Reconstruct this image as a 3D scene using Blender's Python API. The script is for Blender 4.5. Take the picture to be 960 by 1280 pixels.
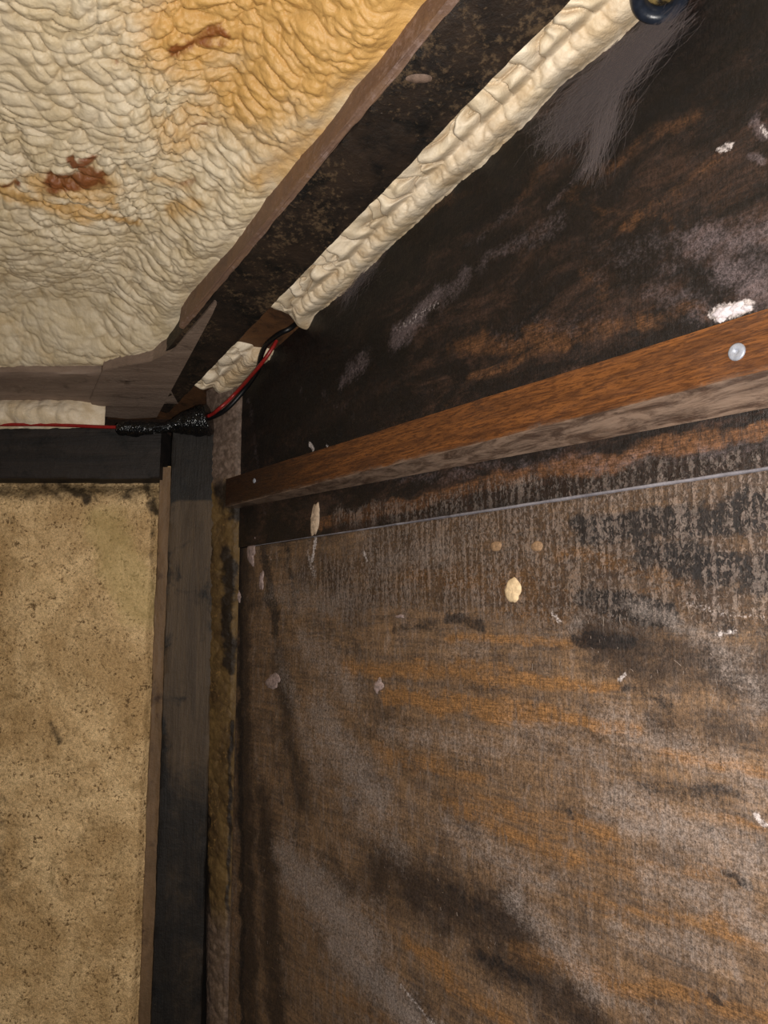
import bpy, bmesh, math, random
import numpy as np
from mathutils import Vector, Matrix

for o in list(bpy.data.objects):
    bpy.data.objects.remove(o)
random.seed(4)
scn = bpy.context.scene
COL = scn.collection

# ------------------------------------------------------------------ camera
F = 961.0
PITCH = math.atan(129 / F)
cam_d = bpy.data.cameras.new('camera')
cam = bpy.data.objects.new('camera', cam_d)
COL.objects.link(cam)
cam_d.sensor_fit = 'VERTICAL'
cam_d.sensor_height = 24.0
cam_d.lens = 24.0 * F / 1280
cam_d.clip_start = 0.01
cam.location = (0, 0, 0)
cam.rotation_euler = (math.pi / 2 + PITCH, 0, 0)
scn.camera = cam
# ------------------------------------------------------------------ world, flash, exposure
w = bpy.data.worlds.new('world')
scn.world = w
w.use_nodes = True
w.node_tree.nodes['Background'].inputs[0].default_value = (0.9, 0.95, 1.0, 1)
w.node_tree.nodes['Background'].inputs[1].default_value = 0.012
fl = bpy.data.lights.new('phone_flash', 'POINT')
fl.energy = 26.5
fl.shadow_soft_size = 0.006
fl.color = (1.0, 0.95, 0.885)
flo = bpy.data.objects.new('phone_flash', fl)
flo.location = (0.022, 0.0, 0.004)
COL.objects.link(flo)
scn.view_settings.view_transform = 'Standard'
scn.view_settings.look = 'None'
scn.view_settings.gamma = 1
scn.view_settings.use_curve_mapping = False
scn.view_settings.exposure = 0.0

# ------------------------------------------------------------------ geometry helpers
CP, SP = math.cos(PITCH), math.sin(PITCH)
def ray(px, py):
    v = (640 - py) / F
    return Vector(((px - 480) / F, CP - v * SP, SP + v * CP))
VPX = -258
_h = ray(VPX, 769)
HD = Vector((-_h.x, -_h.y, 0)).normalized()          # along the right wall, towards the camera
_c = ray(300, 640)
COR = Vector((_c.x / _c.y * 1.1, 1.1, 0))            # the corner
WN = Vector((HD.y, -HD.x, 0))                        # normal of right wall
if WN.dot(-COR) < 0: WN = -WN
def on_wall(px, py, off=0.0):
    """(s, z) on the right wall for a picture point"""
    d = ray(px, py)
    base = COR + WN * off
    t = base.dot(WN) / d.dot(WN)
    p = d * t
    return (p - base).dot(HD), p.z, t
PZ0, PZS = 0.585, 0.237                               # underside of the roof timbers: z = PZ0 - PZS*y
def zP(y): return PZ0 - PZS * y
def on_roof(px, py, up=0.0):
    d = ray(px, py)
    t = (PZ0 + up) / (d.z + PZS * d.y)
    return d * t
def on_y(px, py, Y):
    d = ray(px, py)
    return d * (Y / d.y)

# ---- numpy noise
def _hash(ix, iy, seed):
    n = (ix.astype(np.int64) * 374761393 + iy.astype(np.int64) * 668265263 + seed * 1442695041) & 0xffffffff
    n = ((n ^ (n >> 13)) * 1274126177) & 0xffffffff
    n = ((n ^ (n >> 16)) * 2246822519) & 0xffffffff
    n = n ^ (n >> 15)
    return (n & 0xffffff) / float(0xffffff)
def vn(x, y, seed=0):
    x = np.asarray(x, float); y = np.asarray(y, float)
    ix = np.floor(x); iy = np.floor(y)
    fx = x - ix; fy = y - iy
    fx = fx * fx * (3 - 2 * fx); fy = fy * fy * (3 - 2 * fy)
    a = _hash(ix, iy, seed); b = _hash(ix + 1, iy, seed)
    c = _hash(ix, iy + 1, seed); d = _hash(ix + 1, iy + 1, seed)
    return (a + (b - a) * fx) * (1 - fy) + (c + (d - c) * fx) * fy
def fbm(x, y, seed=0, oct=4):
    s = 0; a = 0.5; t = 0
    for i in range(oct):
        s = s + a * vn(x * 2 ** i + 17.3 * i, y * 2 ** i + 5.1 * i, seed + i); t += a; a *= 0.5
    return s / t
def worley(x, y, seed=0):
    x = np.asarray(x, float); y = np.asarray(y, float)
    ix = np.floor(x); iy = np.floor(y)
    best = np.full(x.shape, 9.0)
    for dx in (-1, 0, 1):
        for dy in (-1, 0, 1):
            cx = ix + dx; cy = iy + dy
            jx = cx + _hash(cx, cy, seed); jy = cy + _hash(cx, cy, seed + 77)
            best = np.minimum(best, (x - jx) ** 2 + (y - jy) ** 2)
    return np.sqrt(best)
def worley2(x, y, seed=0):
    x = np.asarray(x, float); y = np.asarray(y, float)
    ix = np.floor(x); iy = np.floor(y)
    f1 = np.full(x.shape, 9.0); f2 = np.full(x.shape, 9.0)
    for dx in (-1, 0, 1):
        for dy in (-1, 0, 1):
            cx = ix + dx; cy = iy + dy
            jx = cx + .12 + .76 * _hash(cx, cy, seed); jy = cy + .12 + .76 * _hash(cx, cy, seed + 77)
            d = np.sqrt((x - jx) ** 2 + (y - jy) ** 2)
            f2 = np.minimum(f2, np.maximum(f1, d)); f1 = np.minimum(f1, d)
    return f1, f2
def pillow(x, y, seed, w=.55):
    """rounded cells with creases between them: height, crease"""
    f1, f2 = worley2(x, y, seed)
    e = np.clip((f2 - f1) / w, 0, 1)
    return np.sqrt(e * (2 - e)) * (1 - .35 * f1 * f1), np.exp(-(f2 - f1) / .07)
def smooth(e0, e1, x):
    t = np.clip((x - e0) / (e1 - e0), 0, 1)
    return t * t * (3 - 2 * t)

# ---- objects
def tag(o, label=None, cat=None, group=None, kind=None):
    if label: o['label'] = label
    if cat: o['category'] = cat
    if group: o['group'] = group
    if kind: o['kind'] = kind
    return o
def empty(name, loc=(0, 0, 0), rz=0):
    o = bpy.data.objects.new(name, None)
    COL.objects.link(o); o.location = loc; o.rotation_euler = (0, 0, rz)
    o.empty_display_size = 0.02
    return o
def link(name, me, mat, parent=None):
    if mat: me.materials.append(mat)
    o = bpy.data.objects.new(name, me)
    COL.objects.link(o)
    if parent: o.parent = parent
    return o
def grid_mesh(name, co, attrs=None, mat=None, parent=None, flip=False, smooth_shade=True, close_u=False):
    """co: (n, m, 3) array of points"""
    n, m = co.shape[:2]
    me = bpy.data.meshes.new(name)
    idx = np.arange(n * m).reshape(n, m)
    if close_u:
        idx = np.vstack([idx, idx[:1]])
    a = idx[:-1, :-1].ravel(); b = idx[1:, :-1].ravel(); c = idx[1:, 1:].ravel(); d = idx[:-1, 1:].ravel()
    f = np.stack([a, d, c, b] if flip else [a, b, c, d], 1)
    me.vertices.add(n * m); me.vertices.foreach_set('co', co.reshape(-1).astype(np.float32))
    me.loops.add(f.size); me.loops.foreach_set('vertex_index', f.reshape(-1).astype(np.int32))
    me.polygons.add(len(f))
    me.polygons.foreach_set('loop_start', (np.arange(len(f)) * 4).astype(np.int32))
    me.polygons.foreach_set('loop_total', np.full(len(f), 4, np.int32))
    me.update(calc_edges=True)
    if smooth_shade: me.polygons.foreach_set('use_smooth', np.ones(len(f), bool))
    for k, v in (attrs or {}).items():
        at = me.attributes.new(k, 'FLOAT', 'POINT')
        at.data.foreach_set('value', np.asarray(v, np.float32).reshape(-1))
    return link(name, me, mat, parent)
def bm_obj(name, bm, mat, parent=None, smooth_shade=False, bevel=0):
    me = bpy.data.meshes.new(name)
    if bevel:
        bmesh.ops.bevel(bm, geom=list(bm.edges), offset=bevel, segments=2, affect='EDGES', clamp_overlap=True)
    bmesh.ops.recalc_face_normals(bm, faces=bm.faces)
    bm.to_mesh(me); bm.free()
    if smooth_shade:
        for p in me.polygons: p.use_smooth = True
    return link(name, me, mat, parent)
def hexa(bot, top):
    """solid from two matching polygons of points"""
    bm = bmesh.new()
    b = [bm.verts.new(p) for p in bot]; t = [bm.verts.new(p) for p in top]
    bm.faces.new(b); bm.faces.new(t)
    n = len(b)
    for i in range(n):
        bm.faces.new((b[i], b[(i + 1) % n], t[(i + 1) % n], t[i]))
    return bm
def rough_beam(name, p0, p1, across, up, mat, parent=None, nseg=120, amp=0.0012, seed=3):
    """a timber along p0->p1 with section vectors across and up; slightly worn, waney edges"""
    p0 = Vector(p0); p1 = Vector(p1); L = (p1 - p0).length
    A = Vector(across); U = Vector(up)
    sec = []
    k = 10
    cr = 0.06
    pts2 = [(-.5, 0), (.5, 0), (.5, 1), (-.5, 1)]
    prof = []
    for i in range(4):
        (x0, y0), (x1, y1) = pts2[i], pts2[(i + 1) % 4]
        for j in range(k):
            t = cr / 2 + (1 - cr) * j / (k - 1)
            prof.append((x0 + (x1 - x0) * t, y0 + (y1 - y0) * t))
    prof = np.array(prof)
    ts = np.linspace(0, 1, nseg)
    co = np.zeros((len(prof), nseg, 3))
    wv = (fbm(ts[None, :] * L * 14 + 3, np.arange(len(prof))[:, None] * 0.35, seed) - .5) * 2 * amp
    wv += (fbm(ts[None, :] * L * 90 + 3, np.arange(len(prof))[:, None] * 1.9, seed + 5) - .5) * amp
    aN = np.array(A.normalized()); uN = np.array(U.normalized())
    for j in range(len(prof)):
        x, y = prof[j]
        base = np.array(p0)[None, :] + ts[:, None] * np.array(p1 - p0)[None, :] + x * np.array(A)[None, :] + y * np.array(U)[None, :]
        dirn = aN * np.sign(x) * (abs(x) > .44) + uN * (-1 if y < .06 else (1 if y > .94 else 0))
        co[j] = base + wv[j][:, None] * dirn[None, :]
    # caps: collapse the ends
    c0 = np.repeat(co[:, :1].mean(0, keepdims=True), len(prof), 0)
    c1 = np.repeat(co[:, -1:].mean(0, keepdims=True), len(prof), 0)
    co = np.concatenate([c0, co, c1], 1)
    o = grid_mesh(name, co, None, mat, parent, close_u=True, smooth_shade=True)
    # weld the collapsed end points
    bm = bmesh.new(); bm.from_mesh(o.data)
    bmesh.ops.remove_doubles(bm, verts=bm.verts, dist=1e-7)
    bmesh.ops.recalc_face_normals(bm, faces=bm.faces)
    bm.to_mesh(o.data); bm.free()
    try:
        o.data.set_sharp_from_angle(angle=math.radians(35))
    except Exception: pass
    return o
def tube(name, pts, r, mat, parent=None, seg=10, res=6, rfun=None):
    """smooth tube through points"""
    P = [Vector(p) for p in pts]
    out = []
    for i in range(len(P) - 1):
        a = P[max(i - 1, 0)]; b = P[i]; c = P[i + 1]; d = P[min(i + 2, len(P) - 1)]
        for k in range(res):
            t = k / res
            out.append(0.5 * ((2 * b) + (c - a) * t + (2 * a - 5 * b + 4 * c - d) * t * t + (3 * b - a - 3 * c + d) * t ** 3))
    out.append(P[-1])
    n = len(out)
    co = np.zeros((seg, n, 3))
    for i, p in enumerate(out):
        tg = (out[min(i + 1, n - 1)] - out[max(i - 1, 0)]).normalized()
        u = tg.cross(Vector((0.2, 0.1, 1))).normalized(); v = tg.cross(u)
        for j in range(seg):
            an = 2 * math.pi * j / seg
            rr = r if rfun is None else rfun(i / (n - 1), an)
            co[j, i] = p + (u * math.cos(an) + v * math.sin(an)) * rr
    return grid_mesh(name, co, None, mat, parent, close_u=True)

# ------------------------------------------------------------------ node helpers
class NT:
    def __init__(s, name):
        s.m = bpy.data.materials.new(name); s.m.use_nodes = True
        s.t = s.m.node_tree; s.t.nodes.clear()
        s.out = s.n('ShaderNodeOutputMaterial'); s.b = s.n('ShaderNodeBsdfPrincipled')
        s.t.links.new(s.b.outputs[0], s.out.inputs[0])
        s.tc = s.n('ShaderNodeTexCoord')
    def n(s, k): return s.t.nodes.new(k)
    def put(s, sock, v):
        if hasattr(v, 'is_output') or isinstance(v, bpy.types.NodeSocket): s.t.links.new(v, sock)
        elif isinstance(v, (tuple, list)) and len(v) == 3 and sock.type == 'RGBA': sock.default_value = (*v, 1)
        else: sock.default_value = v
    def co(s, sc=(1, 1, 1), loc=(0, 0, 0), rot=(0, 0, 0), src=None):
        mp = s.n('ShaderNodeMapping'); s.put(mp.inputs[0], src or s.tc.outputs['Object'])
        mp.inputs['Scale'].default_value = sc; mp.inputs['Location'].default_value = loc; mp.inputs['Rotation'].default_value = rot
        return mp.outputs[0]
    def noise(s, vec, scale, detail=4, rough=.55, dist=0):
        k = s.n('ShaderNodeTexNoise'); s.put(k.inputs['Vector'], vec)
        k.inputs['Scale'].default_value = scale; k.inputs['Detail'].default_value = detail
        k.inputs['Roughness'].default_value = rough; k.inputs['Distortion'].default_value = dist
        return k.outputs[0]
    def vor(s, vec, scale, feat='F1'):
        k = s.n('ShaderNodeTexVoronoi'); k.feature = feat; s.put(k.inputs['Vector'], vec)
        k.inputs['Scale'].default_value = scale
        return k.outputs['Distance']
    def m_(s, op, a, b=0.0, c=0.0):
        k = s.n('ShaderNodeMath'); k.operation = op
        s.put(k.inputs[0], a); s.put(k.inputs[1], b)
        if op == 'MULTIPLY_ADD': s.put(k.inputs[2], c)
        return k.outputs[0]
    def add(s, a, b): return s.m_('ADD', a, b)
    def mul(s, a, b): return s.m_('MULTIPLY', a, b)
    def ss(s, x, lo, hi, a=0.0, b=1.0):
        k = s.n('ShaderNodeMapRange'); k.interpolation_type = 'SMOOTHSTEP'
        s.put(k.inputs[0], x); k.inputs[1].default_value = lo; k.inputs[2].default_value = hi
        k.inputs[3].default_value = a; k.inputs[4].default_value = b
        return k.outputs[0]
    def mix(s, f, a, b):
        k = s.n('ShaderNodeMix'); k.data_type = 'RGBA'
        s.put(k.inputs[0], f); s.put(k.inputs[6], a); s.put(k.inputs[7], b)
        return k.outputs[2]
    def attr(s, name):
        k = s.n('ShaderNodeAttribute'); k.attribute_name = name
        return k.outputs['Fac']
    def bump(s, h, dist=.001, strength=1.0, nrm=None):
        k = s.n('ShaderNodeBump'); s.put(k.inputs['Height'], h)
        k.inputs['Distance'].default_value = dist; k.inputs['Strength'].default_value = strength
        if nrm: s.put(k.inputs['Normal'], nrm)
        return k.outputs[0]
    def done(s, col, rough=.6, nrm=None, spec=.4, **kw):
        s.put(s.b.inputs['Base Color'], col); s.put(s.b.inputs['Roughness'], rough)
        s.b.inputs['Specular IOR Level'].default_value = spec
        if nrm: s.put(s.b.inputs['Normal'], nrm)
        for k, v in kw.items(): s.put(s.b.inputs[k], v)
        return s.m
def S(r, g, b):
    f = lambda c: ((c / 255 + .055) / 1.055) ** 2.4 if c > 10 else c / 255 / 12.92
    return (f(r), f(g), f(b))
def seed_mask(M, attr, n, k=0.9, lo=.42, hi=.62):
    """attribute mask broken up by a noise so that its edge is ragged"""
    return M.ss(M.add(M.attr(attr), M.mul(M.m_('SUBTRACT', n, .5), k)), lo, hi)

# ------------------------------------------------------------------ materials
def mat_panel(name, base, base2, orange, black, grey, dark, haze=.75, crack=1.0, rainy=1.0, tilt=0.0, glo=.22, bl=.55):
    M = NT(name)
    g1 = M.noise(M.co((7, 7, 80), rot=(0, tilt, 0)), 2.2, 8, .72, .5)          # grain along the panel
    g2 = M.noise(M.co((5, 5, 90)), 9, 5, .75)
    hatch = M.noise(M.co((520, 520, 34)), 1.0, 4, .65)       # fine upright checks
    rain = M.noise(M.co((1, 1, .28), loc=(3, 3, 3)), 105, 5, .7, .4)
    n1 = M.noise(M.co((1, 1, 1.0 + 1.4 * abs(tilt) / .2), rot=(0, tilt, 0)), 26, 11, .78, .35)
    fin = M.noise(M.co(loc=(9, 8, 5)), 900, 3, .8)
    blo = M.noise(M.co((1, 1, 1.0 + 1.4 * abs(tilt) / .2), loc=(1, 2, 5), rot=(0, tilt, 0)), 11, 10, .76, .5)
    n2 = M.noise(M.co((1, 1, 1.2), loc=(3, 1, 7)), 60, 9, .82, .3)
    n3 = M.noise(M.co(loc=(9, 2, 5)), 330, 5, .75)
    nd = M.noise(M.co((1, 1, 4.5 - 2.5 * abs(tilt) / .2), loc=(5, 5, 1), rot=(0, tilt, 0)), 20, 11, .80, .5)
    col = M.mix(M.ss(M.add(M.mul(g1, .6), M.mul(n1, .4)), .38, .62), base, base2)
    col = M.mix(M.mul(M.ss(rain, .45, .70), .34 * rainy), col, grey)
    col = M.mix(M.ss(blo, .52 - (bl - .55) * .3, .66 - (bl - .55) * .3, 0, bl), col, dark)
    mo = M.ss(M.add(M.attr('m_orange'), M.mul(M.m_('SUBTRACT', nd, .5), 1.5)), .36, .80)
    oc = M.mix(M.ss(g2, .36, .64), orange, tuple(c * .42 for c in orange))
    oc = M.mix(M.ss(rain, .50, .66, 0, .7), oc, base2)
    col = M.mix(M.mul(mo, .85), col, oc)
    mdk = seed_mask(M, 'm_dark', n1, 1.3, .15, .95)
    mdk = M.mul(mdk, M.ss(nd, .56, .66, 1.0, .35))
    col = M.mix(M.mul(mdk, .88), col, dark)
    # crackled finish: pale flakes in upright rows over a dark ground
    cn = M.noise(M.co((1, 1, .72), loc=(1, 1, 1)), 330, 4, .68, .7)
    rows = M.noise(M.co((1, 1, .10)), 210, 1, .5)
    fl_ = M.ss(M.add(cn, M.mul(M.m_('SUBTRACT', rows, .5), .55)), .45, .60)
    mc = seed_mask(M, 'm_crackle', n2, 1.1, .25, .8)
    flake = M.mix(M.ss(n3, .35, .65), S(154, 138, 128), S(92, 77, 70))
    col2 = M.mix(M.mul(M.m_('SUBTRACT', 1.0, fl_), .60), col, S(40, 25, 16))
    mb = seed_mask(M, 'm_black', n2, 1.2, .40, .70)
    col2 = M.mix(M.mul(mb, .90), col2, black)
    col2 = M.mix(M.mul(fl_, M.ss(n1, .35, .65, .35, .75)), col2, flake)
    colb = M.mix(M.mul(mb, M.ss(n3, .3, .6, .95, .65)), col, black)
    col = M.mix(M.mul(mc, crack), colb, col2)
    gm = M.add(M.attr('m_grey'), M.mul(M.m_('SUBTRACT', n2, .5), 1.3))
    gm = M.ss(M.add(gm, M.mul(M.m_('SUBTRACT', n3, .5), .8)), glo, 1.05, 0, haze)
    gm = M.mul(gm, M.ss(M.add(hatch, M.mul(rain, .6 * rainy)), .5, 1.0, .55, 1.0))
    gm = M.mul(gm, M.ss(fin, .3, .6, .55, 1.15))
    col = M.mix(gm, col, grey)
    mp = seed_mask(M, 'm_pale', n3, 1.2, .50, .80)
    col = M.mix(M.mul(mp, .8), col, S(190, 180, 178))
    sp = M.ss(M.noise(M.co(loc=(2, 8, 3)), 210, 3, .8), .71, .79)
    col = M.mix(M.mul(sp, .55), col, S(158, 144, 136))
    col = M.mix(M.ss(M.noise(M.co(loc=(4, 3, 3)), 330, 2, .7), .30, .38, .6, 0), col, black)
    col = M.mix(M.mul(M.ss(hatch, .50, .66), .34), col, S(22, 17, 15))
    gr_ = M.ss(M.add(M.mul(n3, .6), M.mul(fin, .4)),   .38, .62, .50, 1.55)   # fine dirt in the pores
    vm = M.n('ShaderNodeVectorMath'); vm.operation = 'SCALE'
    M.put(vm.inputs[0], col); M.put(vm.inputs['Scale'], gr_); col = vm.outputs[0]
    h = M.add(M.mul(n3, .8), M.add(M.mul(g1, .3), M.mul(hatch, .4)))
    h = M.add(h, M.mul(M.mul(mc, fl_), .8))
    nr = M.bump(h, .0011, .8)
    return M.done(col, M.ss(n2, .3, .8, .40, .72), nr, .5)

def mat_timber(name, c1, c2, c3, sc=(1, 1, 1), mold=.5, rot=(0, 0, 0), rough=.62, dust=None, blk=False):
    M = NT(name)
    v = M.co(sc, rot=rot)
    g = M.noise(v, 5, 7, .65, .5)
    f = M.noise(v, 30, 5, .7)
    n = M.noise(M.co(loc=(3, 3, 3)), 21, 7, .7, .5)
    n2 = M.noise(M.co(loc=(1, 7, 3)), 170, 4, .7)
    col = M.mix(M.ss(g, .3, .7), c1, c2)
    col = M.mix(M.ss(f, .5, .72, 0, .5), col, c1)
    col = M.mix(M.ss(n, .62 - .25 * mold, .80 - .25 * mold, 0, .95), col, c3)
    if blk:
        col = M.mix(M.mul(seed_mask(M, 'm_black', n, 1.0, .3, .8), .9), col, S(15, 13, 13))
    if dust:
        col = M.mix(M.mul(M.ss(M.add(n2, M.mul(M.noise(M.co(loc=(7, 1, 2)), 13, 5, .7), .8)), .92, 1.14), .7), col, dust)
    sp = M.ss(M.noise(M.co(loc=(2, 8, 3)), 260, 2, .75), .72, .80)
    col = M.mix(M.mul(sp, .5), col, S(120, 108, 96))
    h = M.add(M.mul(f, .7), M.add(M.mul(n2, .6), g))
    return M.done(col, rough, M.bump(h, .0014, .9), .4)

def mat_foam(name, cream, shade, gold, rust, fine=1.0, sheen=.45):
    M = NT(name)
    n1 = M.noise(M.co(), 30, 6, .6, .3)
    n2 = M.noise(M.co(loc=(4, 4, 4)), 90, 4, .6)
    n3 = M.noise(M.co(loc=(6, 1, 4)), 420 * fine, 3, .6)
    col = M.mix(M.ss(n1, .3, .7), cream, shade)
    mg = seed_mask(M, 'm_gold', n1, .6, .2, .9)
    col = M.mix(M.mul(mg, .9), col, gold)
    mr = seed_mask(M, 'm_rust', n2, .9, .40, .95)
    col = M.mix(M.mul(mr, .92), col, rust)
    col = M.mix(M.mul(M.attr('m_crease_shade'), .75), col, tuple(c * .42 for c in gold))  # crease shade put into the colour, since frontal flash flattens the relief
    sp = M.ss(M.noise(M.co(loc=(2, 8, 3)), 150, 3, .8), .76, .82)
    col = M.mix(M.mul(sp, .5), col, S(120, 80, 40))
    nr = M.bump(M.add(M.mul(n2, .8), M.mul(n3, .45)), .0018, .8)
    return M.done(col, .5, nr, sheen)

cream = S(205, 190, 155)
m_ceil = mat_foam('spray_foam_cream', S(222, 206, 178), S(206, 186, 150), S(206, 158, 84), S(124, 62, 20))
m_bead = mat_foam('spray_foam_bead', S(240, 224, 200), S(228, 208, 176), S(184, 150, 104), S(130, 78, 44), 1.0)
def mat_wallfoam():
    M = NT('aged_foam_skin')
    n1 = M.noise(M.co(), 9, 6, .65, .5)
    n2 = M.noise(M.co(loc=(4, 4, 4)), 55, 6, .7, .3)
    n3 = M.noise(M.co(loc=(6, 1, 4)), 240, 4, .7)
    col = M.mix(M.ss(n1, .35, .66), S(242, 208, 158), S(210, 172, 120))
    col = M.mix(M.ss(n3, .36, .62, .35, 0), col, S(128, 98, 52))
    pit = M.ss(M.add(n3, M.mul(n2, .9)), .74, .88, .85, 0)
    col = M.mix(pit, col, S(92, 66, 34))
    blot = M.ss(M.add(M.noise(M.co(loc=(1, 9, 4)), 17, 8, .8, 1.2), M.mul(n2, .4)), .72, .92)
    col = M.mix(M.mul(blot, .6), col, S(112, 88, 48))
    col = M.mix(M.ss(n3, .66, .74, 0, .5), col, S(226, 212, 170))
    nf = M.noise(M.co(loc=(8, 1, 4)), 700, 4, .8)
    vm = M.n('ShaderNodeVectorMath'); vm.operation = 'SCALE'
    M.put(vm.inputs[0], col); M.put(vm.inputs['Scale'], M.mul(M.ss(nf, .36, .64, .70, 1.28), M.ss(n1, .3, .7, 1.12, .86))); col = vm.outputs[0]
    md = seed_mask(M, 'm_dark', n2, 1.2, .35, .9)
    col = M.mix(M.mul(md, .93), col, S(38, 28, 17))
    mw = seed_mask(M, 'm_pale', n2, .5, .35, .8)
    col = M.mix(M.mul(mw, .5), col, S(196, 172, 112))
    nr = M.bump(M.add(M.mul(n3, 1.0), M.mul(n2, .9)), .0024, .9)
    return M.done(col, .62, nr, .35)
m_wallfoam = mat_wallfoam()
def simple(name, c, rough=.5, spec=.5, nscale=200, amt=.25, dist=.0006, **kw):
    M = NT(name)
    n = M.noise(M.co(), nscale, 5, .65)
    col = M.mix(M.ss(n, .35, .7, 0, 1), c, tuple(x * (1 - amt * 2) for x in c))
    return M.done(col, rough, M.bump(n, dist, .8), spec, **kw)

m_lower = mat_panel('weathered_plywood_lower', S(126, 98, 72), S(86, 69, 56), S(156, 112, 68), S(22, 20, 22), S(146, 133, 126), S(44, 34, 29), .8)
m_upper = mat_panel('weathered_plywood_upper', S(62, 43, 34), S(36, 26, 22), S(116, 78, 50), S(7, 5, 5), S(116, 102, 104), S(19, 14, 13), .9, .85, .10, -.19, .34, .92)
m_batten = mat_timber('varnished_batten_wood', S(146, 84, 34), S(104, 56, 22), S(66, 36, 20), (1.2, 1, 14), .35, rough=.42)
m_rafter = mat_timber('mouldy_rafter_wood', S(50, 38, 29), S(24, 19, 16), S(10, 9, 8), (5, 5, 14), .5, dust=S(104, 84, 62), rot=(0, .35, -.92)); m_rafter.name = 'mouldy_rafter_wood'
m_stud = mat_timber('dark_stud_wood', S(88, 71, 52), S(60, 47, 34), S(24, 18, 13), (12, 12, 1), .4, blk=True)
m_plate = mat_timber('blackened_plate_wood', S(44, 37, 33), S(28, 24, 23), S(12, 11, 11), (1, 8, 12), .5)
m_cross = mat_timber('dusty_cross_timber', S(140, 120, 106), S(110, 92, 80), S(62, 49, 41), (1.2, 8, 8), .30, dust=S(140, 122, 108))
m_side = mat_timber('stained_timber_side', S(132, 102, 78), S(112, 88, 76), S(82, 64, 58), (3, 3, 3), .2, dust=S(150, 126, 116))
m_corner = mat_timber('dirty_corner_foam', S(96, 78, 50), S(66, 52, 32), S(36, 28, 20), (3, 3, 2), .40, dust=S(150, 120, 76))
m_grime = mat_timber('greyed_corner_strip', S(130, 110, 98), S(104, 88, 74), S(72, 58, 48), (3, 3, 2), .3)
m_dark = simple('dark_backing', S(38, 24, 16), .8, .2)
m_edge = mat_timber('dark_edge_wood', S(46, 34, 27), S(32, 24, 20), S(18, 14, 12), (8, 8, 1), .4)

# ------------------------------------------------------------------ strokes of stain -> masks on a surface
def stroke_mask(A, B, strokes, conv):
    """A, B: surface coordinates; strokes in picture points, laid on the surface by conv"""
    out = np.zeros(A.shape)
    A0, B0 = A, B
    A = A0 + (fbm(A0 * 28, B0 * 45, 301, 5) - .5) * .030 + (fbm(A0 * 150, B0 * 190, 311, 3) - .5) * .007
    B = B0 + (fbm(A0 * 28, B0 * 45, 321, 5) - .5) * .020 + (fbm(A0 * 150, B0 * 190, 331, 3) - .5) * .006
    small = {}
    for (x1, y1, x2, y2, r, k) in strokes:
        a0, b0, t0 = conv(x1, y1); a1, b1, t1 = conv(x2, y2)
        rr = r * (t0 + t1) / 2 / F
        dx, dy = a1 - a0, b1 - b0
        wk = min(1.0, r / 14.0)                       # small marks are hardly displaced
        Aw = A0 + (A - A0) * wk; Bw = B0 + (B - B0) * wk
        L2 = dx * dx + dy * dy + 1e-12
        t = np.clip(((Aw - a0) * dx + (Bw - b0) * dy) / L2, 0, 1)
        d2 = (Aw - a0 - t * dx) ** 2 + (Bw - b0 - t * dy) ** 2
        out = np.maximum(out, k * np.exp(-d2 / (rr * rr) * .8))
    return out

# ================================================================== RIGHT WALL
ROT = math.atan2(HD.y, HD.x)
def wall_root(name, off=0.0):
    return empty(name, COR + WN * off, ROT)
# local frame: x = s, z = z, room side = -y or +y ?
LY = Vector((-math.sin(ROT), math.cos(ROT), 0))
SGN = 1.0 if LY.dot(WN) > 0 else -1.0                 # room side sign of local y
zj0 = on_wall(376, 673)[1]; zj1 = on_wall(960, 585)[1]
ZJ = (zj0 + zj1) / 2
sT0, zT0, _ = on_wall(300, 480); sT1, zT1, _ = on_wall(790, 30)
def ztop(s): return zT0 + (zT1 - zT0) * (s - sT0) / (sT1 - sT0)
wall_right = wall_root('wall_right')
tag(wall_right, 'right wall of stained mouldy plywood in two sheets', 'wall', kind='structure')

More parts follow.
